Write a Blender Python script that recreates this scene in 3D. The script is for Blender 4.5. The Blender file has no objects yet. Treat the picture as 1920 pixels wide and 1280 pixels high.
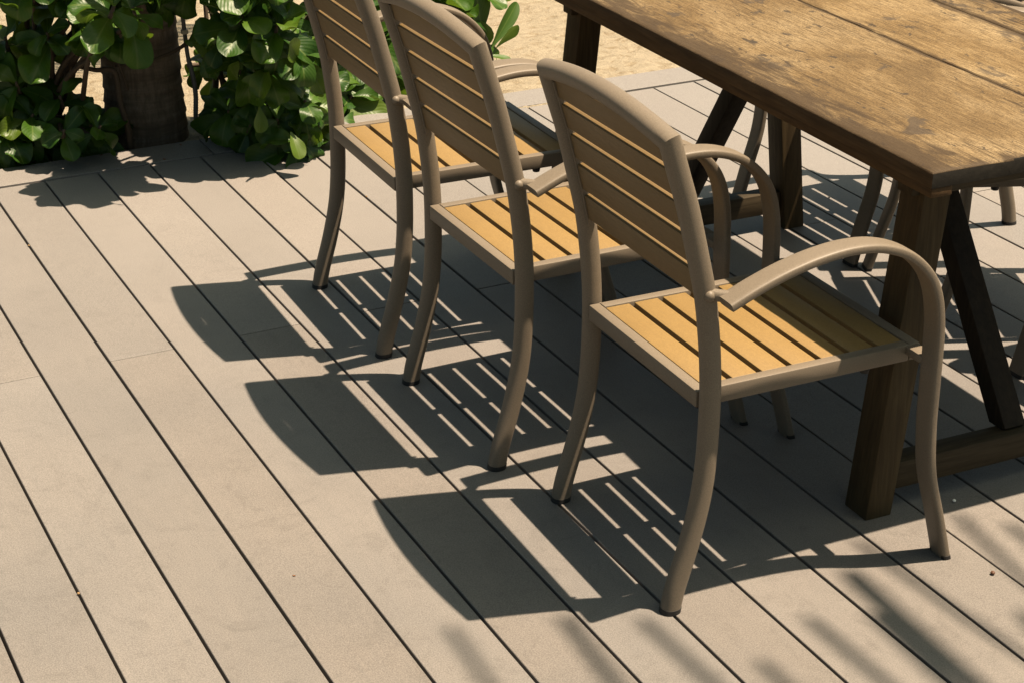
import bpy, bmesh, math, random
from mathutils import Vector, Matrix, noise
R = math.radians
SC = bpy.context.scene
COL = SC.collection

# ------------------------------------------------------------------ camera
FPX = 3499.73                                   # focal length in pixels of a 1920 wide picture
CAMP = Vector((-0.3872, 0.0, 1.7211))
YAW, PIT, ROL = 0.458697, 0.435218, -0.00126
fwd = Vector((math.sin(YAW)*math.cos(PIT), math.cos(YAW)*math.cos(PIT), -math.sin(PIT)))
rgt0 = Vector((math.cos(YAW), -math.sin(YAW), 0)); up0 = rgt0.cross(fwd)
c_, s_ = math.cos(ROL), math.sin(ROL)
rgt = c_*rgt0 + s_*up0; upv = -s_*rgt0 + c_*up0
cam = bpy.data.cameras.new('camera'); camo = bpy.data.objects.new('camera', cam); COL.objects.link(camo)
mw = Matrix((( rgt.x, upv.x, -fwd.x, CAMP.x), (rgt.y, upv.y, -fwd.y, CAMP.y), (rgt.z, upv.z, -fwd.z, CAMP.z), (0,0,0,1)))
camo.matrix_world = mw
cam.sensor_width = 36.0; cam.lens = FPX/1920*36.0; cam.clip_start = 0.05; cam.clip_end = 2000
SC.camera = camo

# ------------------------------------------------------------------ sky, sun, exposure
SUN = Vector((0.322, -0.163, 1.0)).normalized()
EL = math.asin(SUN.z); AZ = math.atan2(SUN.x, SUN.y)
W = bpy.data.worlds.new('World'); SC.world = W; W.use_nodes = True
wn = W.node_tree.nodes; wl = W.node_tree.links
sky = wn.new('ShaderNodeTexSky'); sky.sky_type = 'NISHITA'; sky.sun_disc = False
sky.sun_elevation = EL; sky.sun_rotation = AZ; sky.air_density = 0.5; sky.dust_density = 3.0; sky.ozone_density = 0.0
bg = wn['Background']; bg.inputs['Strength'].default_value = 0.05
sky_grade = wn.new('ShaderNodeMix'); sky_grade.data_type = 'RGBA'; sky_grade.blend_type = 'MULTIPLY'; sky_grade.inputs[0].default_value = 1.0
sky_grade.inputs[7].default_value = (0.98, 1.10, 0.86, 1)            # green grade added over the sky to tint the shaded areas
wl.new(sky.outputs[0], sky_grade.inputs[6]); wl.new(sky_grade.outputs[2], bg.inputs['Color'])
sl = bpy.data.lights.new('sun', 'SUN'); sl.energy = 5.0; sl.angle = R(0.53); sl.color = (1.0, 0.80, 0.60)
so = bpy.data.objects.new('sun', sl); COL.objects.link(so)
so.rotation_euler = SUN.to_track_quat('Z', 'Y').to_euler(); so.location = (3, -2, 9)
SC.view_settings.view_transform = 'Standard'; SC.view_settings.look = 'None'
SC.view_settings.exposure = 1.66; SC.view_settings.gamma = 1.0

rnd = random.Random(7)

# ------------------------------------------------------------------ helpers
def mesh_obj(name, verts, faces, mat, parent=None, smooth=False, mats=None):
    me = bpy.data.meshes.new(name); me.from_pydata([tuple(v) for v in verts], [], faces); me.update()
    if mat: me.materials.append(mat)
    o = bpy.data.objects.new(name, me); COL.objects.link(o)
    if parent: o.parent = parent
    if smooth:
        for p in me.polygons: p.use_smooth = True
    return o

def bm_obj(name, bm, mat, parent=None, smooth=False, angle=None):
    me = bpy.data.meshes.new(name)
    bmesh.ops.recalc_face_normals(bm, faces=bm.faces[:])
    bm.to_mesh(me); bm.free()
    me.materials.append(mat)
    o = bpy.data.objects.new(name, me); COL.objects.link(o)
    if parent: o.parent = parent
    if smooth or angle:
        for p in me.polygons: p.use_smooth = True
        if angle: me.set_sharp_from_angle(angle=R(angle))
    return o

def tag(o, label=None, cat=None, group=None, kind=None):
    if label: o['label'] = label
    if cat: o['category'] = cat
    if group: o['group'] = group
    if kind: o['kind'] = kind
    return o

def empty(name, loc=(0,0,0), rz=0):
    o = bpy.data.objects.new(name, None); COL.objects.link(o)
    o.location = loc; o.rotation_euler = (0,0,rz); o.empty_display_size = 0.1
    return o

def add_box(bm, lo, hi, bevel=0.0, seg=2, xf=None):
    x0,y0,z0 = lo; x1,y1,z1 = hi
    vs = [bm.verts.new(v) for v in ((x0,y0,z0),(x1,y0,z0),(x1,y1,z0),(x0,y1,z0),(x0,y0,z1),(x1,y0,z1),(x1,y1,z1),(x0,y1,z1))]
    fs = [bm.faces.new([vs[i] for i in q]) for q in ((3,2,1,0),(4,5,6,7),(0,1,5,4),(1,2,6,5),(2,3,7,6),(3,0,4,7))]
    es = list({e for f in fs for e in f.edges})
    new = list(vs)
    if bevel > 0:
        r = bmesh.ops.bevel(bm, geom=es, offset=bevel, segments=seg, profile=0.5, affect='EDGES')
        new = list({v for f in r['faces'] for v in f.verts} | {v for v in vs if v.is_valid})
    if xf is not None:
        for v in new: v.co = xf @ v.co
    return new

def add_bar(bm, a, b, wx, wy, side, bevel=0.003):
    """rectangular timber from a to b; 'side' is the direction of its first width"""
    a = Vector(a); b = Vector(b); t = (b-a).normalized()
    s = Vector(side); s = (s - t*s.dot(t)).normalized(); n = t.cross(s)
    L = (b-a).length
    xf = Matrix(((s.x,n.x,t.x,a.x),(s.y,n.y,t.y,a.y),(s.z,n.z,t.z,a.z),(0,0,0,1)))
    add_box(bm, (-wx/2,-wy/2,0), (wx/2,wy/2,L), bevel, 2, xf)

def catmull(P, n):
    out = []
    P = [Vector(p) for p in P]
    Q = [P[0]*2-P[1]] + P + [P[-1]*2-P[-2]]
    for i in range(1, len(Q)-2):
        for k in range(n):
            t = k/n; a,b,c,d = Q[i-1],Q[i],Q[i+1],Q[i+2]
            out.append(0.5*((2*b)+(c-a)*t+(2*a-5*b+4*c-d)*t*t+(3*b-a-3*c+d)*t**3))
    out.append(P[-1].copy())
    return out

def superell(w, d, n=20, p=2.6):
    out = []
    for k in range(n):
        a = 2*math.pi*k/n; c, s = math.cos(a), math.sin(a)
        out.append((w/2*math.copysign(abs(c)**(2/p), c), d/2*math.copysign(abs(s)**(2/p), s)))
    return out

def rings(path, normal, prof, scale=None):
    """rings of a mitred sweep: profile u runs along t x N, v along N (N parallel transported)"""
    path = [Vector(p) for p in path]; N = Vector(normal); res = []
    m = len(path)
    for i in range(m):
        t1 = (path[i]-path[i-1]).normalized() if i else (path[1]-path[0]).normalized()
        t2 = (path[i+1]-path[i]).normalized() if i < m-1 else t1
        N = (N - t1*N.dot(t1)).normalized(); B = t1.cross(N)
        b = (t1+t2).normalized(); k = scale[i] if scale else 1.0
        ring = []
        for u, v in prof:
            o = (B*u + N*v)*k
            o = o - t1*(o.dot(b)/t1.dot(b))
            ring.append(path[i]+o)
        res.append(ring)
        ax = t1.cross(t2)
        if ax.length > 1e-6:
            N = Matrix.Rotation(t1.angle(t2), 3, ax.normalized()) @ N
    return res

def tube_from(name, rg, mat, parent=None, cap0=True, cap1=True):
    n = len(rg[0]); verts = [v for r in rg for v in r]; faces = []
    for i in range(len(rg)-1):
        for k in range(n):
            a = i*n+k; b = i*n+(k+1) % n
            faces.append((a, b, b+n, a+n))
    if cap0: faces.append(tuple(range(n-1,-1,-1)))
    if cap1: faces.append(tuple(range((len(rg)-1)*n, len(rg)*n)))
    bm = bmesh.new()
    bv = [bm.verts.new(v) for v in verts]
    for f in faces: bm.faces.new([bv[i] for i in f])
    return bm_obj(name, bm, mat, parent, angle=42)

def at(px, py, y):
    """the point on the plane y = const seen at a photo pixel (for reading positions off the photograph)"""
    d = rgt*((px-960)/FPX) - upv*((py-640)/FPX) + fwd
    return CAMP + d*((y-CAMP.y)/d.y)
def atz(px, py, z):
    d = rgt*((px-960)/FPX) - upv*((py-640)/FPX) + fwd
    return CAMP + d*((z-CAMP.z)/d.z)

# ------------------------------------------------------------------ materials
class NT:
    def __init__(s, name):
        s.m = bpy.data.materials.new(name); s.m.use_nodes = True
        s.t = s.m.node_tree; s.n = s.t.nodes; s.l = s.t.links
        s.bsdf = s.n['Principled BSDF']; s.out = s.n['Material Output']
    def node(s, typ, **kw):
        n = s.n.new(typ)
        for k, v in kw.items():
            if k.startswith('_'): setattr(n, k[1:], v)
            else:
                key = k.replace('__', ' ')
                n.inputs[key].default_value = v
        return n
    def link(s, a, b): s.l.new(a, b)
    def coords(s, scale=(1,1,1), obj=True, rot=(0,0,0)):
        tc = s.n.new('ShaderNodeTexCoord'); mp = s.n.new('ShaderNodeMapping')
        mp.inputs['Scale'].default_value = scale; mp.inputs['Rotation'].default_value = rot
        s.link(tc.outputs['Object'], mp.inputs['Vector']); return mp.outputs['Vector']
    def noise(s, vec, scale, detail=4, rough=0.55, dist=0.0):
        n = s.node('ShaderNodeTexNoise', Scale=scale, Detail=detail, Roughness=rough, Distortion=dist)
        s.link(vec, n.inputs['Vector']); return n.outputs['Fac']
    def ramp(s, fac, stops, interp='LINEAR'):
        r = s.n.new('ShaderNodeValToRGB'); r.color_ramp.interpolation = interp
        el = r.color_ramp.elements
        while len(el) < len(stops): el.new(0.5)
        for e, (p, c) in zip(el, stops):
            e.position = p; e.color = (*c, 1) if len(c) == 3 else c
        s.link(fac, r.inputs['Fac']); return r.outputs['Color']
    def mix(s, fac, a, b, mode='MIX'):
        n = s.n.new('ShaderNodeMix'); n.data_type = 'RGBA'; n.blend_type = mode
        for v, sock in ((fac, n.inputs[0]), (a, n.inputs[6]), (b, n.inputs[7])):
            if hasattr(v, 'node'): s.link(v, sock)
            elif isinstance(v, (int, float)): sock.default_value = v
            else: sock.default_value = (*v, 1)
        return n.outputs[2]
    def bump(s, h, strength=0.3, dist=0.01, nrm=None):
        b = s.node('ShaderNodeBump', Strength=strength, Distance=dist); s.link(h, b.inputs['Height'])
        if nrm is not None: s.link(nrm, b.inputs['Normal'])
        return b.outputs['Normal']
    def fin(s, color=None, rough=0.5, normal=None, spec=0.5, metallic=0.0):
        b = s.bsdf
        if color is not None:
            if hasattr(color, 'node'): s.link(color, b.inputs['Base Color'])
            else: b.inputs['Base Color'].default_value = (*color, 1)
        if hasattr(rough, 'node'): s.link(rough, b.inputs['Roughness'])
        else: b.inputs['Roughness'].default_value = rough
        if normal is not None: s.link(normal, b.inputs['Normal'])
        b.inputs['Specular IOR Level'].default_value = spec; b.inputs['Metallic'].default_value = metallic
        return s.m

def G(v): return (v, v, v)

def mat_deck():
    t = NT('composite_deck')
    v = t.coords(); vs = t.coords((9, 1.1, 9))
    big = t.noise(v, 3.2, 5, 0.6); mid = t.noise(vs, 6, 6, 0.65, 0.4); fine = t.noise(v, 420, 3, 0.75)
    at_ = t.node('ShaderNodeAttribute', _attribute_name='tint')
    col = t.mix(big, (0.1075, 0.09812, 0.08849), (0.1248, 0.1149, 0.1035))
    col = t.mix(t.ramp(mid, [(0.35, G(0)), (0.75, G(0.5))]), col, (0.09541, 0.09005, 0.08368))
    # scuffs and dried water marks
    sc = t.noise(t.coords((1, 1, 1), rot=(0, 0, 0.7)), 9, 8, 0.75, 1.6)
    col = t.mix(t.ramp(sc, [(0.52, G(0)), (0.70, G(0.55))]), col, (0.06648, 0.06061, 0.05417))
    stn = t.noise(v, 1.7, 3, 0.5, 0.3)
    col = t.mix(t.ramp(stn, [(0.44, G(0)), (0.66, G(0.50))]), col, (0.08787, 0.08543, 0.08187))
    sr = t.noise(t.coords((1, 1, 1), rot=(0, 0, -0.5)), 2.6, 2, 0.4, 2.2)
    sa = t.node('ShaderNodeMath', _operation='SUBTRACT'); t.link(sr, sa.inputs[0]); sa.inputs[1].default_value = 0.5
    sb = t.node('ShaderNodeMath', _operation='ABSOLUTE'); t.link(sa.outputs[0], sb.inputs[0])
    sm = t.mix(t.ramp(stn, [(0.50, G(0)), (0.60, G(1))]), G(0), t.ramp(sb.outputs[0], [(0.0012, G(0.35)), (0.004, G(0))]))
    col = t.mix(sm, col, (0.05532, 0.05022, 0.04399))
    bl = t.noise(v, 26, 3, 0.6, 0.6)
    col = t.mix(t.ramp(bl, [(0.58, G(0)), (0.72, G(0.36))]), col, (0.07544, 0.07031, 0.06285))
    sx = t.node('ShaderNodeSeparateXYZ'); t.link(v, sx.inputs[0])
    dn = t.node('ShaderNodeMath', _operation='MULTIPLY_ADD'); t.link(big, dn.inputs[0]); dn.inputs[1].default_value = 1.6; t.link(sx.outputs[1], dn.inputs[2])
    dm = t.node('ShaderNodeMath', _operation='MULTIPLY_ADD'); t.link(sx.outputs[0], dm.inputs[0]); dm.inputs[1].default_value = 0.55; t.link(dn.outputs[0], dm.inputs[2])
    dr = t.node('ShaderNodeMapRange'); t.link(dm.outputs[0], dr.inputs[0]); dr.inputs[1].default_value = 3.4; dr.inputs[2].default_value = 6.2; dr.inputs[4].default_value = 0.75
    col = t.mix(dr.outputs[0], col, (0.1509, 0.1406, 0.1298))          # brightness painted into the boards toward the far right, imitating lens vignetting
    col = t.mix(0.38, col, t.ramp(fine, [(0.36, G(0.12)), (0.64, G(0.88))]), 'OVERLAY')
    col = t.mix(1.0, col, at_.outputs['Color'], 'MULTIPLY')
    n = t.bump(fine, 0.25, 0.0008); n = t.bump(mid, 0.10, 0.002, n)
    return t.fin(col, 0.62, n, 0.35)

def mat_powder():
    t = NT('taupe_powder_coat'); v = t.coords()
    f = t.noise(v, 520, 3, 0.7); b = t.noise(v, 7, 4, 0.6)
    col = t.mix(b, (0.103, 0.08393, 0.06106), (0.1214, 0.1, 0.07327))
    col = t.mix(0.22, col, t.ramp(f, [(0.36, G(0.15)), (0.64, G(0.85))]), 'OVERLAY')
    d = t.noise(v, 38, 5, 0.7)
    col = t.mix(t.ramp(d, [(0.62, G(0)), (0.74, G(0.35))]), col, (0.06989, 0.05693, 0.04022))
    return t.fin(col, 0.52, t.bump(f, 0.22, 0.0005), 0.3)

def mat_slat(name='teak_polymer_slat', k=(1, 1, 1)):
    t = NT(name); v = t.coords((14, 1, 14)); v2 = t.coords()
    g = t.noise(v, 22, 5, 0.6, 0.2); f = t.noise(v2, 480, 3, 0.7); b = t.noise(v2, 9, 3, 0.5)
    col = t.mix(g, (0.1371, 0.08699, 0.02758), (0.1733, 0.1123, 0.03908))
    col = t.mix(t.ramp(b, [(0.4, G(0)), (0.8, G(0.35))]), col, (0.1241, 0.07688, 0.02437))
    col = t.mix(0.22, col, t.ramp(f, [(0.36, G(0.15)), (0.64, G(0.85))]), 'OVERLAY')
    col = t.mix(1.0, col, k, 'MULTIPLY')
    n = t.bump(g, 0.08, 0.001); n = t.bump(f, 0.15, 0.0004, n)
    return t.fin(col, 0.55, n, 0.35)

def mat_table_top():
    t = NT('weathered_table_top')
    v = t.coords(); vg = t.coords((30, 1.7, 30)); vg2 = t.coords((75, 5.0, 75)); fs = t.noise(v, 330, 3, 0.7)
    g = t.noise(vg, 5, 7, 0.62, 0.5); g2 = t.noise(vg2, 5, 5, 0.65); b = t.noise(t.coords((1.5, .8, 1)), 3.6, 6, 0.62, 0.4)
    at_ = t.node('ShaderNodeAttribute', _attribute_name='tint')
    col = t.ramp(g, [(0.28, (0.06644, 0.0421, 0.0171)), (0.5, (0.1093, 0.07422, 0.03306)), (0.75, (0.15, 0.1074, 0.05244))])
    # worn pale patches and darker damp ones
    col = t.mix(t.ramp(b, [(0.44, G(0)), (0.66, G(0.70))]), col, (0.195, 0.1496, 0.0855))
    col = t.mix(t.ramp(b, [(0.32, G(0.6)), (0.46, G(0))]), col, (0.05572, 0.03656, 0.01596))
    col = t.mix(t.ramp(g2, [(0.42, G(0.65)), (0.53, G(0))]), col, (0.05144, 0.03323, 0.01425))
    col = t.mix(0.45, col, t.ramp(fs, [(0.36, G(0.18)), (0.64, G(0.82))]), 'OVERLAY')
    # mildew drips: a few big, many small, stretched a little along the grain, clustered
    cl = t.noise(t.coords((1.6, 1, 1)), 3.1, 3, 0.5)
    def spots(scale, sc, lo, hi, c, k):
        nonlocal col
        sp = t.noise(t.coords(scale), sc, 4, 0.6, 0.5)
        ad = t.node('ShaderNodeMath', _operation='MULTIPLY_ADD'); t.link(cl, ad.inputs[0]); ad.inputs[1].default_value = 0.35; t.link(sp, ad.inputs[2])
        col = t.mix(t.ramp(ad.outputs[0], [(lo, G(0)), (hi, G(k))]), col, c)
    spots((9, 5.0, 9), 1.6, 0.790, 0.840, (0.038, 0.030, 0.022), 0.75)
    spots((24, 12, 24), 1.9, 0.800, 0.835, (0.028, 0.022, 0.016), 0.8)
    # fine drying cracks along the grain
    ck = t.noise(t.coords((26, 0.55, 26)), 2.2, 3, 0.5, 0.15)
    ca = t.node('ShaderNodeMath', _operation='SUBTRACT'); t.link(ck, ca.inputs[0]); ca.inputs[1].default_value = 0.5
    cb = t.node('ShaderNodeMath', _operation='ABSOLUTE'); t.link(ca.outputs[0], cb.inputs[0])
    cm = t.mix(t.ramp(cl, [(0.42, G(0)), (0.6, G(1))]), G(0), t.ramp(cb.outputs[0], [(0.004, G(0.8)), (0.014, G(0))]))
    col = t.mix(cm, col, (0.026, 0.017, 0.008))
    # grime rubbed into the long edges of the boards
    ed = t.node('ShaderNodeAttribute', _attribute_name='edge')
    en = t.noise(t.coords((12, 2.6, 12)), 2.4, 7, 0.72, 0.8)
    ad = t.node('ShaderNodeMath', _operation='MULTIPLY_ADD'); t.link(ed.outputs['Fac'], ad.inputs[0]); ad.inputs[1].default_value = 0.42; t.link(en, ad.inputs[2])
    col = t.mix(t.ramp(ad.outputs[0], [(0.66, G(0)), (0.82, G(0.85))]), col, (0.030, 0.020, 0.0105))
    col = t.mix(1.0, col, at_.outputs['Color'], 'MULTIPLY')
    h = t.mix(0.5, g, g2); n = t.bump(h, 0.7, 0.003)
    return t.fin(col, 0.68, n, 0.15)

def mat_dark_wood(name, stretch, ca, cb, cc):
    t = NT(name); v = t.coords(stretch); v0 = t.coords()
    g = t.noise(v, 7, 7, 0.62, 0.5); b = t.noise(v0, 6, 4, 0.55)
    col = t.ramp(g, [(0.25, ca), (0.5, cb), (0.8, cc)])
    col = t.mix(t.ramp(b, [(0.40, G(0)), (0.75, G(0.5))]), col, ca)
    return t.fin(col, 0.6, t.bump(g, 0.4, 0.002), 0.12)

def mat_sand():
    t = NT('beach_sand'); v = t.coords()
    f = t.noise(v, 300, 3, 0.75); m = t.noise(v, 24, 7, 0.68, 0.4); b = t.noise(v, 2.2, 4, 0.5)
    col = t.mix(b, (0.2079, 0.1776, 0.1248), (0.2536, 0.2199, 0.1598))
    col = t.mix(t.ramp(m, [(0.36, G(0.7)), (0.50, G(0))]), col, (0.1485, 0.1128, 0.06656))
    col = t.mix(0.40, col, t.ramp(f, [(0.36, G(0.2)), (0.64, G(0.8))]), 'OVERLAY')
    cl = t.noise(t.coords((1, 1.6, 1)), 17, 6, 0.78, 1.1)
    col = t.mix(t.ramp(cl, [(0.635, G(0)), (0.675, G(0.75))]), col, (0.09281, 0.06203, 0.02995))
    n = t.bump(b, 0.6, 0.05); n = t.bump(m, 1.0, 0.02, n); n = t.bump(cl, 0.7, 0.012, n); n = t.bump(f, 0.5, 0.002, n)
    return t.fin(col, 0.9, n, 0.2)

def mat_leaf(name, lo, hi, vein):
    t = NT(name)
    uv = t.node('ShaderNodeUVMap', _uv_map='leaf'); sep = t.node('ShaderNodeSeparateXYZ'); t.link(uv.outputs[0], sep.inputs[0])
    a = t.node('ShaderNodeAttribute', _attribute_name='lr')
    v = t.coords(); b = t.noise(v, 40, 4, 0.6)
    col = t.ramp(a.outputs['Fac'], [(0.0, lo), (0.80, hi), (0.97, tuple(x*y for x, y in zip(hi, (1.6, 1.10, 1.2))))])
    col = t.mix(t.ramp(b, [(0.35, G(0)), (0.8, G(0.4))]), col, hi)
    # midrib: |u-.5| small
    mm = t.node('ShaderNodeMath', _operation='SUBTRACT'); t.link(sep.outputs[0], mm.inputs[0]); mm.inputs[1].default_value = 0.5
    ab = t.node('ShaderNodeMath', _operation='ABSOLUTE'); t.link(mm.outputs[0], ab.inputs[0])
    mid = t.ramp(ab.outputs[0], [(0.012, G(0.85)), (0.05, G(0))])
    # side veins
    wv = t.node('ShaderNodeMath', _operation='MULTIPLY_ADD'); t.link(ab.outputs[0], wv.inputs[0]); wv.inputs[1].default_value = -0.9; t.link(sep.outputs[1], wv.inputs[2])
    sn = t.node('ShaderNodeMath', _operation='MULTIPLY'); t.link(wv.outputs[0], sn.inputs[0]); sn.inputs[1].default_value = 52.0
    si = t.node('ShaderNodeMath', _operation='SINE'); t.link(sn.outputs[0], si.inputs[0])
    sv = t.ramp(si.outputs[0], [(0.90, G(0)), (0.99, G(0.30))])
    col = t.mix(sv, col, vein); col = t.mix(mid, col, vein)
    t.fin(col, 0.42, t.bump(si.outputs[0], 0.10, 0.002), 0.35)
    tr = t.node('ShaderNodeBsdfTranslucent'); tc = t.mix(0.5, col, (0.0977, 0.1437, 0.008621)); t.link(tc, tr.inputs['Color'])
    ms = t.node('ShaderNodeMixShader'); ms.inputs[0].default_value = 0.40
    t.link(t.bsdf.outputs[0], ms.inputs[1]); t.link(tr.outputs[0], ms.inputs[2]); t.link(ms.outputs[0], t.out.inputs['Surface'])
    return t.m

def mat_bark():
    t = NT('palm_bark'); v = t.coords(); vz = t.coords((2, 2, 26))
    r = t.noise(vz, 1.6, 5, 0.6, 0.5); m = t.noise(t.coords((30, 30, 6)), 2.2, 6, 0.7)
    col = t.ramp(r, [(0.3, (0.05729, 0.04267, 0.02971)), (0.55, (0.1354, 0.1067, 0.07699)), (0.8, (0.2082, 0.1707, 0.132))])
    col = t.mix(t.ramp(m, [(0.4, G(0.6)), (0.6, G(0))]), col, (0.05208, 0.0384, 0.02639))
    n = t.bump(r, 0.5, 0.006); n = t.bump(m, 0.6, 0.006, n)
    return t.fin(col, 0.85, n, 0.2)

def mat_plain(name, c, rough=0.6, var=0.25, scale=30, spec=0.4):
    t = NT(name); v = t.coords(); f = t.noise(v, scale, 5, 0.6)
    d = tuple(x*(1-var) for x in c); e = tuple(min(1, x*(1+var)) for x in c)
    return t.fin(t.mix(f, d, e), rough, t.bump(f, 0.25, 0.002), spec)

M_deck = mat_deck(); M_pow = mat_powder(); M_slat = mat_slat(); M_slat_shaded = mat_slat('teak_polymer_slat_shaded', (0.66, 0.66, 0.72)); M_top = mat_table_top()  # back slats: same teak, darkened and greyed to imitate shade on chair backs
M_wood_z = mat_dark_wood('aged_leg_wood', (14, 14, 1), *[(a*1.12, b_*1.20, c*1.25) for a, b_, c in ((0.01868, 0.01177, 0.005387), (0.03736, 0.02428, 0.01078), (0.06106, 0.04119, 0.0194))])
M_wood_x = mat_dark_wood('aged_beam_wood', (1.2, 14, 14), (0.01724, 0.01287, 0.007184), (0.03448, 0.02639, 0.01509), (0.0546, 0.04313, 0.02586))
M_wood_y = mat_dark_wood('aged_rail_wood', (14, 1.2, 14), (0.0269, 0.01494, 0.00635), (0.0523, 0.03063, 0.01344), (0.07844, 0.04781, 0.02241))
M_end = mat_dark_wood('grey_end_grain', (9, 9, 9), (0.0050, 0.0045, 0.0033), (0.0088, 0.0078, 0.0058), (0.015, 0.0133, 0.0102))
M_brace = mat_dark_wood('dark_brace_wood', (14, 14, 1), (0.006897, 0.005172, 0.003448), (0.01379, 0.01034, 0.006322), (0.02414, 0.01782, 0.01034))
M_sand = mat_sand(); M_bark = mat_bark()
M_rub = mat_plain('black_rubber', (0.008621, 0.008046, 0.007471), 0.7)
M_dark = mat_plain('dark_subframe', (0.01149, 0.01149, 0.01034), 0.9)
M_leafA = mat_leaf('glossy_green_leaf', (0.010, 0.043, 0.004), (0.044, 0.102, 0.008), (0.085, 0.13, 0.028))
M_leafP = mat_leaf('palm_leaflet', (0.02299, 0.05172, 0.008621), (0.05172, 0.09195, 0.01724), (0.08046, 0.1149, 0.02874))
M_stem = mat_plain('shrub_stem', (0.04885, 0.03333, 0.01954), 0.8, 0.4, 60)
M_steml = mat_plain('green_shoot', (0.06897, 0.09195, 0.01724), 0.6, 0.3, 60)
M_pipe = mat_plain('grey_conduit', (0.06322, 0.06609, 0.06322), 0.45, 0.2, 60)
M_dry = mat_plain('dry_leaf_brown', (0.1264, 0.04885, 0.01437), 0.7, 0.4, 200)
M_seed = mat_plain('seed_brown', (0.06322, 0.02586, 0.01034), 0.6, 0.4, 300)

# ------------------------------------------------------------------ setting: sand, deck
def build_sand():
    xs = []; x = -60.0
    def axis(lo, hi, flo, fhi, fine):
        a = [flo + i*fine for i in range(int((fhi-flo)/fine)+1)]
        out = []; s = fine; p = flo
        while p > lo: s *= 1.5; p -= s; out.append(max(p, lo))
        out = out[::-1] + a; s = fine; p = a[-1]
        while p < hi: s *= 1.5; p += s; out.append(min(p, hi))
        return out
    X = axis(-400, 400, -1.0, 5.2, 0.032); Y = axis(-400, 400, 4.4, 8.6, 0.032)
    vs = []
    for y in Y:
        for x in X:
            p = Vector((x, y, 0)); z = -0.035
            fade = 1.0 if (-3 < x < 8 and 2 < y < 12) else 0.3
            z += fade*(0.020*noise.noise(p*2.3) + 0.011*noise.noise(p*6.1+Vector((3,1,0))) + 0.006*noise.noise(p*15+Vector((9,2,0))))
            if y < 4.9: z = min(z, -0.05)
            z += 0.028*max(0, min(1, (x-1.0)/1.0))*max(0, 1-abs(y-5.1)/0.9)     # blown up against the deck edge on the right
            vs.append((x, y, z))
    n = len(X); fs = [(j*n+i, j*n+i+1, (j+1)*n+i+1, (j+1)*n+i) for j in range(len(Y)-1) for i in range(n-1)]
    o = mesh_obj('sand', vs, fs, M_sand, smooth=True)
    tag(o, 'bright tan beach sand beyond the deck', 'sand', kind='structure')
build_sand()

def colour_attr(me, name, fn):
    a = me.color_attributes.new(name, 'FLOAT_COLOR', 'POINT')
    for i, v in enumerate(me.vertices):
        c = fn(v); a.data[i].color = (c[0], c[1], c[2], 1)

def build_deck():
    P = 0.145; bm = bmesh.new(); lay = bm.verts.layers.float_color.new('tint')
    r = random.Random(3)
    JR = 3.612
    def board(x0, x1, y0, y1, z1=0.0):
        tn = 1 + r.uniform(-0.06, 0.06); wr = r.uniform(-0.018, 0.018)
        z = z1 + r.uniform(-0.0006, 0.0006)
        for v in add_box(bm, (x0, y0, z-0.024), (x1, y1, z), 0.0010, 1): v[lay] = (tn+wr, tn, tn-wr, 1)
    jointed = {1, 3, 5, 7, 9, 11, 13, 15, 17}
    for k in range(-14, 42):
        x0 = k*P + 0.0028+r.uniform(-.0004, .0004); x1 = (k+1)*P - 0.0028+r.uniform(-.0004, .0004)
        tgap = 0.017 if k < 1 else {1: 0.016, 2: 0.014, 3: 0.011, 4: 0.008, 5: 0.005, 6: 0.002}.get(k, 0.006)
        if k >= 14: tgap = 0.010
        ye = 4.796 - tgap
        # joints: one joist line at JR, others a board length away
        if k in jointed or (k < 1 and k % 2) or (k > 17 and k % 2):
            ys = [-2.6, 1.2 if k % 3 else -0.2, JR]
        else:
            ys = [-2.6, 0.35+0.9*((k*7) % 3)*0.2]
        ys = sorted(ys) + [ye]
        for a, b in zip(ys[:-1], ys[1:]):
            board(x0, x1, a+0.0015, b-0.0015 if b != ye else b)
    # trim boards laid across the ends, three lengths
    for a, b in ((-2.4, 1.0545), (1.0575, 3.4), (3.403, 6.1)):
        dy = 0.0 if b < 2 else 0.004
        board(a, b, 4.799, 4.935+dy*0.5, 0.0015)
    o = bm_obj('deck', bm, M_deck, angle=35)
    tag(o, 'taupe composite deck boards running away from the viewer with an end trim board', 'deck', kind='structure')
    bm = bmesh.new()
    add_box(bm, (-2.4, -2.6, -0.30), (6.1, 4.93, -0.045))
    o = bm_obj('deck_base', bm, M_dark)
    tag(o, 'dark substructure below the deck boards', 'deck', kind='structure')
build_deck()

def build_drift():
    r = random.Random(9); vs = []; fs = []; nx = 60; ny = 6
    for i in range(nx+1):
        for j in range(ny+1):
            u = i/nx; w = j/ny
            x = 1.86+.34*u; y = 4.7865+.0165*w+.004*noise.noise(Vector((x*30, 0, 0)))
            z = -.0045+.0075*math.sin(math.pi*w)*math.sin(math.pi*u)**.5*(.7+.6*noise.noise(Vector((x*60, y*60, 3))))
            vs.append((x, y, z))
    fs = [(i*(ny+1)+j, (i+1)*(ny+1)+j, (i+1)*(ny+1)+j+1, i*(ny+1)+j+1) for i in range(nx) for j in range(ny)]
    tag(mesh_obj('sand_drift', vs, fs, M_sand, smooth=True), 'sand blown into the groove beside the deck trim', 'sand', kind='structure')
build_drift()

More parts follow.
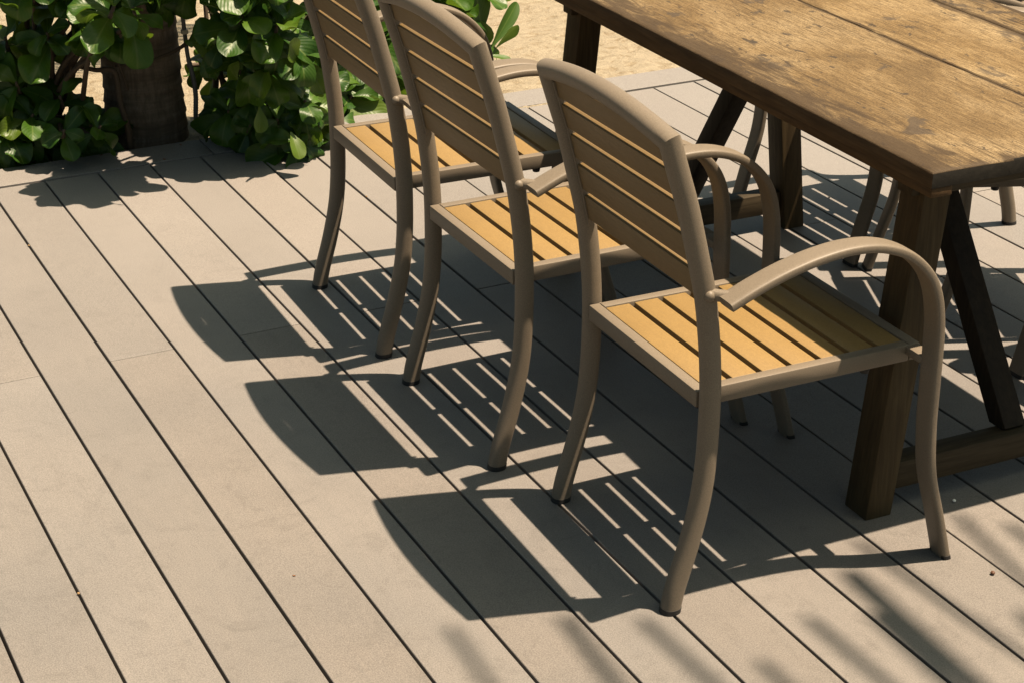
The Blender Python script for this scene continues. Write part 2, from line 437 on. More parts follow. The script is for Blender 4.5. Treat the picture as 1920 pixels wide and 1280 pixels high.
# ------------------------------------------------------------------ chairs
HB = 0.2055          # half distance of the rear posts
HA = 0.2485          # half distance of the arms
POST = [(0,0),(.008,.042),(.031,.122),(.049,.203),(.057,.284),(.0585,.379),(.056,.439),(.051,.492),(.041,.563),(.024,.635),(.003,.716),(-.0145,.771),(-.032,.826)]
ARM = [(.520,0),(.496,.088),(.470,.178),(.460,.263),(.458,.342),(.457,.412),(.454,.465),(.443,.517),(.420,.559),(.379,.595),(.326,.616),(.270,.622),(.213,.617),(.154,.604),(.100,.586),(.052,.566)]
def post_x(z):
    for (x0,z0),(x1,z1) in zip(POST[:-1], POST[1:]):
        if z <= z1: return x0+(x1-x0)*(z-z0)/(z1-z0)
    (x0,z0),(x1,z1) = POST[-2:]
    return x0+(x1-x0)*(z-z0)/(z1-z0)

CHG = 'taupe slatted armchairs around the table'
def make_chair():
    root = empty('armchair')
    prof = superell(0.0325, 0.0345, 22, 2.3)
    left = catmull([(x, HB, z) for x, z in POST], 5)
    right = catmull([(x, -HB, z) for x, z in POST], 5)[::-1]
    K = 14; crown = []
    for i in range(1, K):
        u = -1 + 2*i/K; a = 1-u*u
        crown.append(Vector((POST[-1][0]-0.009*a, -u*HB, POST[-1][1]+0.0235*a)))
    path = left + crown + right
    rg = rings(path, (-1, 0, 0), prof)
    nl = len(left)
    # start the legs just above their rubber feet
    for s, rr in ((1, rg[:nl]), (-1, rg[nl+K-2:][::-1])):
        o = tube_from('rear_leg', rr, M_pow, root, cap0=True, cap1=False)
        foot = [Vector((p.x, p.y, 0)) for p in rr[0]]
        c = sum(rr[0], Vector())/len(rr[0])
        lo = [Vector((c.x+(p.x-c.x)*1.06, c.y+(p.y-c.y)*1.06, 0.0003)) for p in rr[0]]
        hi = [Vector((c.x+(p.x-c.x)*1.06+.0015, c.y+(p.y-c.y)*1.06, 0.009)) for p in rr[0]]
        tube_from('rubber_foot', [lo, hi], M_rub, o)
    tube_from('top_rail', rg[nl-1:nl+K-1], M_pow, root, False, False)
    # channel strip along the inner side of the posts and the slats of the back
    zb = [.550, .6075, .6655, .721, .7765, .8235]
    bm = bmesh.new()
    for z0, z1 in zip(zb[:-1], zb[1:]):
        g = 0.0057
        a = Vector((post_x(z0+g)+0.004, 0, z0+g)); b = Vector((post_x(z1-g)+0.004, 0, z1-g))
        if z1 > .82: b.z = z1
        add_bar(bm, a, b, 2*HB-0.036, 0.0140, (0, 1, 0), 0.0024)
    bm_obj('backrest', bm, M_slat_shaded, root, angle=40)
    for s in (1, -1):
        bm = bmesh.new()
        zz = [.545, .60, .66, .72, .772, .812]
        for z0, z1 in zip(zz[:-1], zz[1:]):
            add_bar(bm, (post_x(z0)+.0035, s*(HB-.0185), z0), (post_x(z1)+.0035, s*(HB-.0185), z1), 0.0052, 0.0175, (0, 1, 0), 0)
        bm_obj('slat_channel', bm, M_pow, root)
    # seat frame
    ZS = 0.392; bm = bmesh.new()
    add_box(bm, (.043, -.1885, ZS-.030), (.064, .1885, ZS), .0028, 2)
    add_box(bm, (.457, -.1885, ZS-.030), (.478, .1885, ZS), .0028, 2)
    for s in (1, -1):
        y0, y1 = sorted((s*.1885, s*.1680))
        add_box(bm, (.0645, y0, ZS-.030), (.4565, y1, ZS+.0003), .0026, 2)
        # weld stub out to the front leg, and a short web at the rear leg
        y0, y1 = sorted((s*.180, s*(HA-.017)))
        add_box(bm, (.449, y0, ZS-.017), (.4755, y1, ZS-.0012), .003, 2)
        y0, y1 = sorted((s*.1885, s*.2000))
        add_box(bm, (.049, y0, ZS-.028), (.0705, y1, ZS-.0008), .004, 2)
    bm_obj('seat_frame', bm, M_pow, root, angle=40)
    bm = bmesh.new()
    n = 7; x0 = .0655; x1 = .4555; g = .0098; w = (x1-x0-(n-1)*g)/n
    for i in range(n):
        a = x0+i*(w+g)
        add_box(bm, (a, -.1672, ZS-.0150), (a+w, .1672, ZS-.0012), .0026, 2)
    bm_obj('seat', bm, M_slat, root, angle=40)
    bm = bmesh.new(); add_box(bm, (.0645, -.0115, ZS-.030), (.4565, .0115, ZS-.0155), .002, 1)
    bm_obj('crossbar', bm, M_pow, root)
    for s in (1, -1):
        bm = bmesh.new()
        bmesh.ops.create_cone(bm, cap_ends=True, segments=14, radius1=.0075, radius2=.0095, depth=.008, matrix=Matrix.Translation((.375, s*.178, ZS-.0345)))
        bm_obj('bumper', bm, M_rub, root)
    # front leg and arm: one bent flat bar, split where the arm begins
    pa = superell(0.0440, 0.0170, 32, 4.2)
    for s in (1, -1):
        pts = catmull([(x, s*HA, z) for x, z in ARM], 6)
        rgA = rings(pts, (1, 0, 0.2), pa)
        cut = 6*6
        o = tube_from('front_leg', rgA[:cut+1], M_pow, root, True, False)
        c = sum(rgA[0], Vector())/len(rgA[0])
        lo = [Vector((c.x+(p.x-c.x)*1.08, c.y+(p.y-c.y)*1.05, 0.0003)) for p in rgA[0]]
        hi = [Vector((c.x+(p.x-c.x)*1.08-.002, c.y+(p.y-c.y)*1.05, 0.008)) for p in rgA[0]]
        tube_from('rubber_foot', [lo, hi], M_rub, o)
        ar = tube_from('armrest', rgA[cut:], M_pow, root, False, True)
        bm = bmesh.new()
        p0 = Vector((post_x(.570), s*(HB+.006), .5705)); p1 = Vector((.066, s*(HA-.012), .5705))
        d = p1-p0
        mx = Matrix.Translation((p0+p1)/2) @ d.to_track_quat('Z', 'Y').to_matrix().to_4x4()
        bmesh.ops.create_cone(bm, cap_ends=True, segments=16, radius1=.0098, radius2=.0098, depth=d.length, matrix=mx)
        bmesh.ops.create_uvsphere(bm, u_segments=14, v_segments=8, radius=.0092, matrix=Matrix.Translation(p0+Vector((0, s*.0095, 0))))
        bm_obj('weld_stub', bm, M_pow, ar, angle=50)
    return root

def kids(o): return [c for c in bpy.data.objects if c.parent == o]
def copy_tree(o, parent=None):
    c = o.copy(); COL.objects.link(c)
    if parent: c.parent = parent
    for ch in kids(o): copy_tree(ch, c)
    return c

proto = make_chair()
CH = [((1.020, 2.4525), -1.3, 'nearest armchair, its whole back and seat in view beside the table corner'),
      ((0.973, 3.0270), 0.0, 'middle armchair of the row of three on the open deck side'),
      ((0.978, 3.5830), -1.6, 'armchair nearest the green shrubs, top of its back cut off by the picture edge'),
      ((2.690, 3.5980), 180.0, 'armchair across the table with its seat slat shadows falling beside the far trestle leg'),
      ((2.574, 2.8800), 157.0, 'armchair turned askew behind the near trestle, only its front legs showing'),
      ((2.648, 2.4480), 180.0, 'armchair almost outside the right edge, one front foot showing by the brace')]
chairs = []
for i, ((x, y), a, lab) in enumerate(CH):
    c = proto if i == 0 else copy_tree(proto)
    c.location = (x, y, 0); c.rotation_euler = (0, 0, R(a))
    tag(c, lab, 'chair', CHG); chairs.append(c)

# ------------------------------------------------------------------ table
def build_table():
    TL = 1.645; TW = 0.757; TZ = 0.72
    root = empty('dining_table', (1.439, 2.198, 0), R(-1.35))
    tag(root, 'long weathered brown wooden trestle table with stained plank top', 'table')
    r = random.Random(11)
    def plank(x0, x1, y0, y1, tint, edges, zt=TZ):
        """one top board as a finely cut slab: softened, slightly waney edges; 'edge' holds closeness to a long edge"""
        nx = max(6, int((x1-x0)/0.012)); ny = 90; th = 0.027
        vs = []; fs = []; ed = []
        xs = [x0, x0+.0022] + [x0+.0022+(x1-x0-.0044)*i/nx for i in range(1, nx)] + [x1-.0022, x1]
        ys = [y0, y0+.0022] + [y0+.0022+(y1-y0-.0044)*i/ny for i in range(1, ny)] + [y1-.0022, y1]
        for j, y in enumerate(ys):
            for i, x in enumerate(xs):
                z = zt
                if i in (0, len(xs)-1) or j in (0, len(ys)-1): z -= .0022 + .0012*max(0, noise.noise(Vector((x*9, y*22, 4))))
                xx = x + (0.0016*noise.noise(Vector((x0*7, y*14, 1))) if i < 2 else 0) - (0.0012*noise.noise(Vector((x1*7, y*14, 2))) if i > len(xs)-3 else 0)
                vs.append((xx, y, z+0.0006*noise.noise(Vector((x*8, y*2.5, 0)))))
                e = 0
                if edges[0]: e = max(e, 1-(x-x0)/edges[0])
                if edges[1]: e = max(e, 1-(x1-x)/edges[1])
                e = max(e, 0.9*(1-(y-y0)/0.05)); ed.append(max(0, e))
        n = len(xs); m = len(ys)
        fs = [(j*n+i, j*n+i+1, (j+1)*n+i+1, (j+1)*n+i) for j in range(m-1) for i in range(n-1)]
        b0 = len(vs)
        border = [i for i in range(n)] + [j*n+n-1 for j in range(1, m)] + [(m-1)*n+i for i in range(n-2, -1, -1)] + [j*n for j in range(m-2, 0, -1)]
        for k in border:
            v = vs[k]; vs.append((v[0], v[1], zt-th)); ed.append(1.0)
        for a in range(len(border)):
            b = (a+1) % len(border); fs.append((border[b], border[a], b0+a, b0+b))
        fs.append(tuple(b0+a for a in range(len(border)))[::-1])
        o = mesh_obj('plank', vs, fs, M_top, root)
        for p in o.data.polygons: p.use_smooth = True
        o.data.materials.append(M_end); o.data.materials.append(M_wood_y)
        for p in o.data.polygons:
            if abs(p.normal.y) > .8: p.material_index = 1
            elif abs(p.normal.x) > .8: p.material_index = 2
        o.data.set_sharp_from_angle(angle=R(50))
        colour_attr(o.data, 'tint', lambda v: tint)
        a = o.data.attributes.new('edge', 'FLOAT', 'POINT')
        for i, e in enumerate(ed): a.data[i].value = e
        return o
    plank(0.0, 0.3910, 0, TL, (0.98, 0.97, 0.96), (0.16, 0.012))
    plank(0.3940, 0.6468, 0, TL, (1.10, 1.09, 1.06), (0.012, 0.035), TZ-.0006)
    plank(0.6482, TW, 0, TL, (0.92, 0.90, 0.86), (0.028, 0.05), TZ-.0002)
    # edge rails under the long sides, end cleats
    for x0, x1 in ((0.0012, 0.043), (TW-0.043, TW-0.0012)):
        bm = bmesh.new(); add_box(bm, (x0, 0.0012, TZ-.0445), (x1, TL-.0012, TZ-.0273), .003, 2)
        bm_obj('edge_rail', bm, M_wood_y, root, angle=40)
    for y in (0.012, TL-.052):
        bm = bmesh.new(); add_box(bm, (0.0435, y, TZ-.0435), (TW-.0435, y+.040, TZ-.0275), .002, 1)
        bm_obj('end_cleat', bm, M_wood_x, root)
    # two trestles
    for yc, sg in ((0.1795, 1), (1.461, -1)):
        tr = empty('trestle', (0, yc, 0)); tr.parent = root
        for xf, xt, in ((0.0685, 0.1310), (0.7150, 0.6500)):
            bm = bmesh.new(); add_bar(bm, (xf, 0, -.004), (xt, 0, 0.618), 0.0565, 0.067, (1, 0, 0), .0035)
            # cut the foot level with the deck
            bmesh.ops.bisect_plane(bm, geom=bm.verts[:]+bm.edges[:]+bm.faces[:], plane_co=(0,0,.0006), plane_no=(0,0,1), clear_inner=True)
            bmesh.ops.holes_fill(bm, edges=bm.edges[:], sides=0)
            bm_obj('leg', bm, M_wood_z, tr, angle=40)
        bm = bmesh.new(); add_box(bm, (0.085, -.0215, .612), (0.697, .0215, TZ-.0447), .003, 2)
        bm_obj('top_beam', bm, M_wood_x, tr, angle=40)
        bm = bmesh.new(); add_box(bm, (0.109, -.0225, .044), (0.674, .0225, .0985), .003, 2)
        bm_obj('stretcher', bm, M_wood_x, tr, angle=40)
        bm = bmesh.new(); add_bar(bm, (0.386, sg*.010, .092), (0.378, sg*(.010+.61*.675), .702), 0.049, 0.043, (1, 0, 0), .003)
        bmesh.ops.bisect_plane(bm, geom=bm.verts[:]+bm.edges[:]+bm.faces[:], plane_co=(0,0,TZ-.0285), plane_no=(0,0,1), clear_outer=True)
        bmesh.ops.bisect_plane(bm, geom=bm.verts[:]+bm.edges[:]+bm.faces[:], plane_co=(0,0,.0990), plane_no=(0,0,1), clear_inner=True)
        bm_obj('brace', bm, M_brace, tr, angle=40)
    return root
build_table()

# ------------------------------------------------------------------ leaves
class Leaves:
    def __init__(s): s.v = []; s.f = []; s.uv = []; s.r = []
    def leaf(s, base, d, up, L, Wd, curl=0.5, fold=0.25, wave=0.0, val=0.5, shape='obovate', nu=6, nv=13):
        d = Vector(d).normalized(); up = Vector(up); up = (up-d*up.dot(d))
        if up.length < 1e-4: up = d.orthogonal()
        up.normalize(); sd = d.cross(up)
        b0 = len(s.v); pos = Vector(base); ang = 0.0
        ph = s.r and len(s.v)*0.37 or 0.0
        tp = 0.0
        for j in range(nv+1):
            t = math.sin(j/nv*math.pi/2)**.85 if j < nv else 1.0
            if j:
                dt = t-tp; ang -= curl*dt*(0.4+1.2*t)
                pos = pos + (d*math.cos(ang)+up*math.sin(ang))*(L*dt)
            tp = t
            n_ = (up*math.cos(ang)-d*math.sin(ang))
            if shape == 'obovate':
                q = min(1, t/.64); w = Wd*(0.09+0.91*(q*q*(3-2*q))**.85)*(1.0 if t < .64 else math.sqrt(max(0, 1-((t-.64)/.36)**2.5)))
            elif shape == 'strap':
                w = Wd*min(1, .35+2.2*t)*(1.0 if t < .90 else math.sqrt(max(0, 1-((t-.90)/.10)**2)))
            else:
                w = Wd*math.sin(math.pi*min(1, 0.06+t*0.94))**0.6
            w = max(w, Wd*0.02)
            for i in range(nu+1):
                u = i/nu*2-1
                off = sd*(u*w*0.5*(1-0.12*abs(u)*fold)) + n_*(abs(u)**1.4*w*0.5*fold + wave*w*0.20*math.sin(9*t+2.2*u+ph)*abs(u)*t)
                s.v.append(pos+off); s.uv.append((i/nu, t))
                s.r.append(val)
        n = nu+1
        for j in range(nv):
            for i in range(nu):
                a = b0+j*n+i; s.f.append((a, a+1, a+n+1, a+n))
    def build(s, name, mat, parent=None):
        o = mesh_obj(name, s.v, s.f, mat, parent, smooth=True); me = o.data
        ul = me.uv_layers.new(name='leaf')
        for l in me.loops: ul.data[l.index].uv = s.uv[l.vertex_index]
        a = me.attributes.new('lr', 'FLOAT', 'POINT')
        for i, x in enumerate(s.r): a.data[i].value = x
        return o

def stem_rings(bm, pts, r0, r1, n=8):
    pts = [Vector(p) for p in pts]; m = len(pts)
    rg = rings(pts, pts[1]-pts[0]+Vector((.3, .2, .1)) if abs((pts[1]-pts[0]).normalized().z) > .9 else (0, 0, 1), [(math.cos(2*math.pi*k/n), math.sin(2*math.pi*k/n)) for k in range(n)], [r0+(r1-r0)*i/(m-1) for i in range(m)])
    vv = [[bm.verts.new(p) for p in r] for r in rg]
    for i in range(m-1):
        for k in range(n): bm.faces.new((vv[i][k], vv[i][(k+1) % n], vv[i+1][(k+1) % n], vv[i+1][k]))
    bm.faces.new(vv[0][::-1]); bm.faces.new(vv[-1])

def wob(a, b, amp, r, n=5):
    a = Vector(a); b = Vector(b); out = []
    for i in range(n+1):
        t = i/n; p = a.lerp(b, t)
        k = amp*math.sin(math.pi*t)
        out.append(p+Vector((r.uniform(-k, k), r.uniform(-k, k), r.uniform(-k, k))))
    return catmull(out, 3)

def shrub(name, label, root_xy, rosettes, seed, extra=None, dense=.75):
    """rosettes: (pixel x, pixel y, depth y, leaves, leaf length, lean); stems run from the root to each rosette"""
    r = random.Random(seed); lv = Leaves(); bm = bmesh.new()
    base = Vector((root_xy[0], root_xy[1], -0.06))
    more = [(px+r.uniform(-45, 45), py+r.uniform(-35, 25), yd+r.uniform(-.02, .14), max(5, n-2), L*r.uniform(.7, 1.0), tilt) for (px, py, yd, n, L, tilt) in rosettes if r.random() < dense]
    for (px, py, yd, n, L, tilt) in rosettes + more:
        if yd < 5.06 and py > -20: yd -= (0 if px > 330 else .24 if px > 150 else .08)*max(0, min(1, (150-py)/170))
        tip = at(px, py, yd)
        if tip.z < 0.03: tip.z = 0.03
        b = base + Vector((r.uniform(-.12, .12), r.uniform(-.05, .10), 0))
        mid = b.lerp(tip, .55) + Vector((0, 0, .05))
        ax = (tip-mid).normalized()*0.5 + Vector((r.uniform(-.3, .3), -0.30+r.uniform(-.25, .25), .75)); ax.normalize()
        st = catmull([b, b.lerp(mid, .5)+Vector((r.uniform(-.03, .03), r.uniform(-.03, .03), 0)), mid, tip-ax*.05, tip], 5)
        stem_rings(bm, st[:-3], .009, .0055)
        stem_rings(bm, st[-5:], .0054, .004)
        a0 = r.uniform(0, 6.28)
        e1 = ax.orthogonal().normalized(); e2 = ax.cross(e1)
        n = max(5, int(n*1.05))
        for k in range(n):
            a = a0+k*2.39996+r.uniform(-.25, .25); f = (k+.5)/n
            el = tilt+R(68)*(1-f)**1.1*0 + R(r.uniform(-14, 14)) + R(58)*(f**1.6) - R(14)
            rad = e1*math.cos(a)+e2*math.sin(a)
            d = rad*math.cos(el)+ax*math.sin(el)
            ll = 1.12*L*r.uniform(.72, 1.15)*(1-.40*f**2)
            lv.leaf(tip - ax*(.055*(1-f)), d, ax*math.cos(el)-rad*math.sin(el), ll, ll*r.uniform(.58, .74), curl=r.uniform(.1, 1.9), fold=r.uniform(.05, .70), wave=r.uniform(.3, 1.9), val=r.random()**1.4)
    if extra:
        for (px, py, yd, qx, qy, qd, W, curl, val, upx) in extra:
            a = at(px, py, yd); b = at(qx, qy, qd)
            lv.leaf(a, b-a, upx, (b-a).length*1.04, W, curl=curl, fold=.30, wave=.35, val=val, nv=10, nu=6)
    root = empty(name, (0, 0, 0))
    tag(root, label, 'shrub', 'broad leaved shrubs along the deck edge')
    lv.build('foliage', M_leafA, root)
    bm_obj('stem', bm, M_stem, root, smooth=True)
    return root

# left of the palm trunk
shrub('shrub', 'broad leaved green shrub left of the palm trunk', (0.62, 5.20), [
    (30, 155, 5.00, 8, .115, .1), (88, 62, 5.02, 8, .12, .2), (140, 8, 5.05, 8, .12, .2), (70, 30, 5.15, 8, .12, .1),
    (200, 28, 4.98, 7, .11, .2), (226, 62, 4.90, 8, .10, .1), (250, 14, 4.90, 7, .11, .1), (215, 8, 4.80, 7, .12, .1), (112, 180, 4.98, 6, .10, .0),
    (62, 215, 4.97, 8, .115, .0), (20, 245, 4.98, 9, .115, .0), (170, 235, 4.97, 9, .105, .1), (125, 265, 4.98, 8, .10, .0), (185, 270, 4.99, 7, .09, .0),
    (60, 275, 5.02, 9, .10, .0), (188, 236, 4.82, 6, .085, .0), (120, 245, 4.84, 6, .09, .0), (10, 70, 5.10, 8, .12, .1), (-60, 120, 5.05, 10, .12, .1), (-50, 230, 5.02, 10, .12, .1),
    (60, -70, 5.0, 10, .12, .2), (150, -90, 4.95, 10, .12, .2), (230, -60, 4.9, 10, .12, .2), (-40, -40, 5.0, 10, .12, .2),
    (290, -110, 4.88, 10, .13, .2), (200, -180, 4.95, 10, .13, .2), (90, -190, 5.0, 10, .13, .2)], 21, dense=.5)
# right of the trunk, spilling over the deck
shrub('shrub', 'broad leaved green shrub between palm trunk and slatted chairs, spilling onto the deck', (1.36, 5.16), [
    (455, 30, 4.62, 10, .12, .2), (415, 62, 4.72, 7, .12, .0), (520, 45, 4.60, 10, .12, .2), (560, 95, 4.58, 9, .12, .1), (500, 120, 4.62, 9, .115, .1),
    (440, 130, 5.05, 6, .10, .1), (540, 165, 4.74, 9, .12, .1), (470, 185, 4.76, 8, .115, .0), (428, 208, 4.84, 8, .115, .0), (590, 150, 4.86, 8, .125, .1),
    (520, 225, 4.70, 9, .115, -.1), (560, 258, 4.64, 8, .105, -.2), (600, 232, 4.68, 8, .11, .0), (495, 252, 4.74, 7, .095, -.2), (570, 200, 4.66, 7, .11, .0), (380, 110, 5.08, 5, .08, .1),
    (600, 40, 5.0, 9, .125, .2), (640, 110, 5.02, 9, .13, .1), (660, 180, 4.97, 6, .13, .0), (450, 240, 4.95, 7, .09, .0),
    (400, -60, 4.66, 8, .12, .2), (490, -60, 4.60, 8, .12, .2), (640, -40, 4.95, 8, .13, .2), (440, -150, 4.86, 10, .13, .2),
    (360, -130, 4.52, 9, .12, .2), (330, -200, 4.50, 9, .13, .2), (290, -240, 4.56, 9, .13, .2), (420, -250, 4.86, 10, .14, .2),
    (372, -70, 4.93, 9, .13, .2), (345, -45, 4.95, 8, .12, .2), (400, -180, 4.90, 12, .14, .2), (375, -240, 4.92, 12, .14, .2), (440, -330, 4.9, 12, .14, .2)], 34,
    extra=[(630, 195, 5.00, 722, 210, 4.90, .092, .35, .95, (-.1, -.75, .65)), (618, 160, 5.02, 715, 168, 4.96, .085, .3, .6, (0, -.75, .6)),
           (500, 185, 4.70, 478, 135, 4.66, .05, -.6, .9, (0, -1, .3)), (486, 200, 4.60, 492, 246, 4.56, .045, .5, .95, (.3, -.7, .6)),
           (545, 248, 4.56, 566, 292, 4.50, .05, .4, .95, (.2, -.7, .7)), (445, 150, 4.66, 420, 118, 4.62, .06, -.4, .9, (-.2, -.8, .5)), (560, 118, 4.56, 532, 78, 4.50, .065, -.3, .9, (-.3, -.7, .6))])
# behind the first two chairs
shrub('shrub', 'green shrub of upright leaves on the sand behind the chair backs', (1.93, 5.32), [
    (745, 20, 5.15, 9, .13, .2), (800, 40, 5.12, 9, .13, .3), (860, 10, 5.12, 9, .14, .3), (830, -50, 5.15, 10, .14, .3), (900, -40, 5.2, 9, .14, .3), (700, 60, 5.1, 9, .13, .2), (740, 110, 5.08, 8, .13, .1), (905, 85, 5.14, 4, .09, .4)], 52,
    extra=[(918, 95, 5.14, 972, 8, 5.18, .050, .15, .45, (.5, -.5, .6)), (905, 70, 5.12, 892, -30, 5.12, .085, .1, .35, (.2, -1, .1)),
           (850, 100, 5.1, 830, -10, 5.12, .08, .2, .3, (.3, -1, .2)), (905, 108, 5.1, 962, 100, 5.06, .035, .7, .8, (0, -.2, 1)), (930, 90, 5.12, 966, 45, 5.10, .055, -.2, .8, (.6, -.6, .4))])

# ------------------------------------------------------------------ palm trunk, pipe, poles
def palm_trunk_bm(c, r0, r1, H, seed, n=40, step=0.006, lean=(0.0, 0.0)):
    bm = bmesh.new(); prev = None; m = int(H/step); rr = random.Random(seed)
    rings_ = []; z = 0
    for i in range(m+1):
        t = i/m; z = -0.08 + t*H
        ringph = (z/0.043) % 1.0
        rad = r0+(r1-r0)*min(1, t*1.4) + .012*math.exp(-(z+.05)/.07)
        rad += 0.004*(1-ringph)**2 + 0.0015*math.sin(z*37)
        cur = []
        for k in range(n):
            a = 2*math.pi*k/n
            w = 1 + 0.03*noise.noise(Vector((math.cos(a)*1.5, math.sin(a)*1.5, z*3))) + .012*noise.noise(Vector((math.cos(a)*7, math.sin(a)*7, z*22)))
            cur.append(bm.verts.new((c[0]+lean[0]*z+rad*w*math.cos(a), c[1]+lean[1]*z+rad*w*math.sin(a), z)))
        if prev:
            for k in range(n): bm.faces.new((prev[k], prev[(k+1) % n], cur[(k+1) % n], cur[k]))
        prev = cur
    bm.faces.new(prev)
    return bm

def frond(parent, p0, tip, sag, nl, leafL, leafW, droop, seed, sides=(1, -1), fwd_k=0.5, zl=0):
    r = random.Random(seed)
    p0 = Vector(p0); tip = Vector(tip); pts = []
    for i in range(13):
        t = i/12; p = p0.lerp(tip, t); p.z += sag*4*t*(1-t); pts.append(p)
    lv = Leaves(); d = (tip-p0); d.z = 0; d.normalize(); sd = Vector((-d.y, d.x, 0))
    for k in range(nl):
        t = .16+.82*k/(nl-1); i = min(11, int(t*12)); p = pts[i].lerp(pts[i+1], t*12-i)
        for s in sides:
            L = leafL*math.sin(math.pi*(0.16+.76*t))**.7*r.uniform(.85, 1.1)
            dd = sd*s+d*(fwd_k+.5*t)+Vector((0, 0, -droop+r.uniform(-.08, .08)))
            lv.leaf(p, dd, (0, 0, 1), L, leafW, curl=.35, fold=.15, val=r.random(), shape='lance', nu=2, nv=8)
    f = lv.build('frond', M_leafP, parent)
    bm = bmesh.new(); stem_rings(bm, pts, .014, .004); bm_obj('rachis', bm, M_steml, f, smooth=True)
    return f

pt = empty('palm_tree', (0.958, 5.118, 0))
tag(pt, 'grey brown ringed palm trunk rising from the sand at the deck edge', 'palm tree')
bm = palm_trunk_bm((0, 0), .112, .100, 3.3, 5, lean=(0.0, 0.02))
bm_obj('trunk', bm, M_bark, pt, smooth=True)
for k, (ax, ay, tz) in enumerate([(.9, 1.3, 3.5), (-.4, 1.6, 3.6), (-1.2, 1.0, 3.2), (1.5, .6, 3.2), (.2, 1.0, 4.2), (-.8, 1.5, 2.8)]):
    frond(pt, (.05, .06, 3.18), (ax, ay, tz), .25, 26, .42, .03, .35, 60+k)

# conduit strapped to the right side of the trunk
bm = bmesh.new()
cp = [at(341, 18, 5.03), at(346, 60, 5.03), at(352, 105, 5.03), at(362, 145, 5.02), at(367, 180, 5.015), at(367, 214, 5.01), at(369, 236, 5.01)]
pts = catmull(cp, 14)
k = 0; rg_s = []
for i in range(len(pts)): rg_s.append(.0062 if i < 30 else (.0078 if i % 2 else .0064))
rgc = rings(pts, (0, -1, 0), [(math.cos(2*math.pi*j/12), math.sin(2*math.pi*j/12)) for j in range(12)], rg_s)
t = empty('conduit', tuple(cp[-1])); t.location = (0, 0, 0)
tag(t, 'grey corrugated conduit standing along the right side of the palm trunk', 'cable conduit')
tube_from('pipe', rgc, M_pipe, t)
bm = bmesh.new()
add_bar(bm, at(345.5, 56, 5.028), at(346.5, 64, 5.028), .018, .018, (1, 0, 0), .002)
bm_obj('clip', bm, mat_plain('pale_clip', (.35, .32, .25), .5), t)

# two dark upright poles behind the shrub
for (a, b, lab, rad) in (((380, -40), (413, 250), 'thin dark slanting pole behind the shrub, left of a pair', .0075), ((404, -40), (408, 250), 'thin dark upright pole behind the shrub, right of a pair', .0095)):
    bm = bmesh.new(); A = at(*a, 5.22); B = at(*b, 5.16)
    if B.z < -.05: B.z = -.05
    r_ = random.Random(int(a[0])); stem_rings(bm, wob(B, A, .008, r_), rad, rad*.85, 10)
    o = bm_obj('pole', bm, M_stem, None, smooth=True); tag(o, lab, 'pole', 'dark poles behind the shrub')

# bare woody runners in front of and beside the trunk
def runner(pix, rad, lab):
    bm = bmesh.new(); P = [at(*p) for p in pix]
    stem_rings(bm, catmull(P, 6), rad, rad*.6, 8)
    o = bm_obj('vine', bm, M_stem, None, smooth=True); tag(o, lab, 'vine'); return o
runner([(245, 285, 4.975), (240, 240, 4.965), (225, 190, 4.96), (215, 135, 4.96), (180, 132, 4.98), (150, 126, 5.0)], .010, 'brown woody stem climbing the left side of the palm trunk')
runner([(356, 78, 5.0), (330, 95, 4.985), (300, 108, 4.98), (265, 120, 4.98), (215, 124, 4.985)], .006, 'thin reddish stem crossing the front of the palm trunk')
runner([(118, 84, 5.02), (160, 86, 5.0), (200, 92, 4.98), (222, 120, 4.97), (240, 170, 4.965)], .007, 'arched bare stem reaching the palm trunk from the left')
runner([(352, 124, 5.18), (395, 118, 5.2), (440, 106, 5.22), (480, 95, 5.25)], .007, 'pale bare branch behind the two dark poles')

# ------------------------------------------------------------------ palm to the right of the viewer whose frond shades the deck
p2 = empty('palm_tree', (4.6, 0.30, 0))
tag(p2, 'young palm beside the deck whose frond tips shade the boards at lower right', 'palm tree')
bm = palm_trunk_bm((0, 0), .095, .085, 4.8, 8, n=24, step=.012)
bm_obj('trunk', bm, M_bark, p2, smooth=True)
HF = 4.7
def over(px, py, h=HF):
    g = atz(px, py, 0.0); return g + SUN*(h/SUN.z)
tails = [(835, 1168, 985, 1330, .022), (1048, 1150, 1230, 1330, .030), (1190, 1152, 1430, 1330, .026), (1415, 1232, 1540, 1330, .026), (1503, 1150, 1760, 1330, .028),
         (1590, 1005, 1960, 1235, .024), (1575, 1062, 1920, 1330, .048), (1625, 1143, 1870, 1330, .030), (1783, 955, 2000, 1130, .024), (1880, 975, 2010, 1060, .026), (1905, 1140, 2020, 1240, .03)]
lv = Leaves(); off = Vector(p2.location); roots = []
for (ax, ay, bx, by, w) in tails:
    a = over(ax, ay); b = over(bx, by); d = (b-a); L = d.length
    # leaflet hangs from the rachis: it starts beyond b and ends at a
    st = a + d.normalized()*max(L*1.15, .34)
    st.z += .10; a.z -= .0
    lv.leaf(st-off, a-st, (0, 0, 1), (a-st).length, w*.95, curl=.05, fold=.1, val=rnd.random(), shape='strap', nu=2, nv=8)
    roots.append(st-off)
roots.sort(key=lambda p: p.x)
fr = lv.build('frond', M_leafP, p2)
cr = [Vector((0.0, 0.02, 4.72)), Vector((-1.0, -.15, 4.95))]
rx = [(sum((p for p in roots[i:i+3]), Vector())/len(roots[i:i+3])) for i in range(0, len(roots), 3)]
bm = bmesh.new(); stem_rings(bm, catmull(cr + rx[::-1], 6), .014, .004); bm_obj('rachis', bm, M_steml, fr, smooth=True)
for k, (ax, ay, tz) in enumerate([(1.3, .5, 4.9), (1.2, -.9, 4.8), (.1, -1.5, 4.8), (-1.0, -1.5, 4.9), (.6, -.3, 5.7)]):
    frond(p2, (0, 0, 4.72), (ax, ay, tz), .25, 20, .42, .03, .3, 80+k)

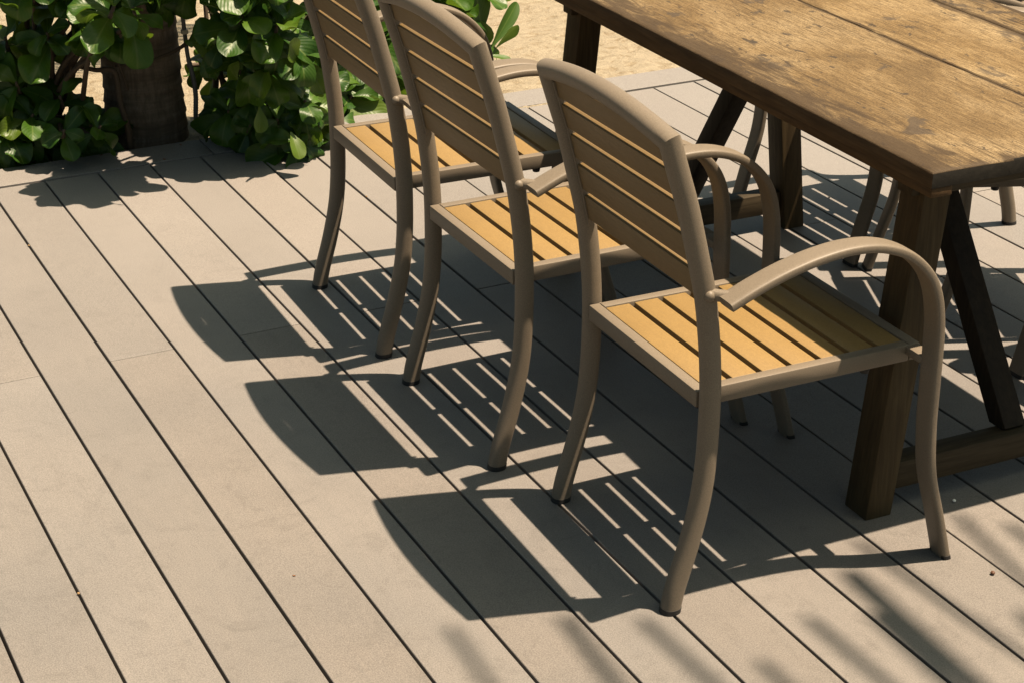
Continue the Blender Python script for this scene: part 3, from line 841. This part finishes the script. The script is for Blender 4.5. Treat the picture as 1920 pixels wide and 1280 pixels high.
# ------------------------------------------------------------------ small debris on the deck
def bit(name, px, py, size, lab, cat, mat, flat=True, seed=0, z=0.0):
    r = random.Random(seed); p = atz(px, py, 0.002+z); bm = bmesh.new()
    if flat:
        vs = []
        n = 7; ph = r.uniform(0, 6)
        ring = [bm.verts.new((size*(1+.4*r.uniform(-1, 1))*math.cos(2*math.pi*i/n), size*.6*(1+.4*r.uniform(-1, 1))*math.sin(2*math.pi*i/n), size*.25*r.random())) for i in range(n)]
        low = [bm.verts.new((v.co.x*.9, v.co.y*.9, v.co.z-.0012)) for v in ring]
        bm.faces.new(ring); bm.faces.new(low[::-1])
        for i in range(n): bm.faces.new((ring[i], low[i], low[(i+1) % n], ring[(i+1) % n]))
    else:
        bmesh.ops.create_icosphere(bm, subdivisions=2, radius=size)
        for v in bm.verts: v.co *= 1+.18*noise.noise(v.co*240+Vector((seed, 0, 0)))
        for v in bm.verts: v.co.z = v.co.z*.75+size*.6
    o = bm_obj(name, bm, mat, None, smooth=not flat); o.location = p; o.rotation_euler = (0, 0, r.uniform(0, 6))
    tag(o, lab, cat); return o
M_yel = mat_plain('sand_crumb', (.17, .105, .045), .9, .3, 300)
bit('dry_leaf_bit', 551, 1078, .0026, 'tiny rust brown leaf scrap on the open deck at lower left', 'leaf scrap', M_dry, seed=1)
bit('seed', 1861, 1075, .0042, 'small round brown seed on the deck near the right edge', 'seed', M_seed, flat=False, seed=2)
bit('dry_leaf_bit', 1077, 887, .0040, 'small orange leaf scrap behind the rear leg of the nearest chair', 'leaf scrap', M_dry, seed=3)
bit('sand_crumb', 54, 462, .0028, 'yellow sand crumb lodged in a deck gap at the far left', 'crumb', M_yel, False, 4)
bit('sand_crumb', 687, 370, .0028, 'pale crumb in the deck gap between the legs of the farthest chair', 'crumb', M_yel, False, 5)
bit('sand_crumb', 147, 1113, .0027, 'yellow sand crumbs at a deck gap in the lower left', 'crumb', M_yel, False, 6)
bit('dry_leaf_bit', 1555, 370, .0040, 'dark leaf scrap in the slatted shadow beside the far trestle leg', 'leaf scrap', M_dark, seed=7)
bit('dry_leaf_bit', 190, 291, .0050, 'small brown leaf scrap on the deck trim in front of the left shrub', 'leaf scrap', M_dry, seed=11)
bit('dry_leaf_bit', 308, 299, .0060, 'small brown leaf scrap on the shaded trim below the palm trunk', 'leaf scrap', M_dry, seed=12)
bit('dry_leaf_bit', 339, 272, .0055, 'small brown leaf scrap against the foot of the palm trunk', 'leaf scrap', M_dry, seed=13)
bit('shell_bit', 1789, 939, .0034, 'tiny white shell crumb beside the nearest chair front leg', 'shell', mat_plain('white_shell', (.7, .68, .62), .5), False, 8)
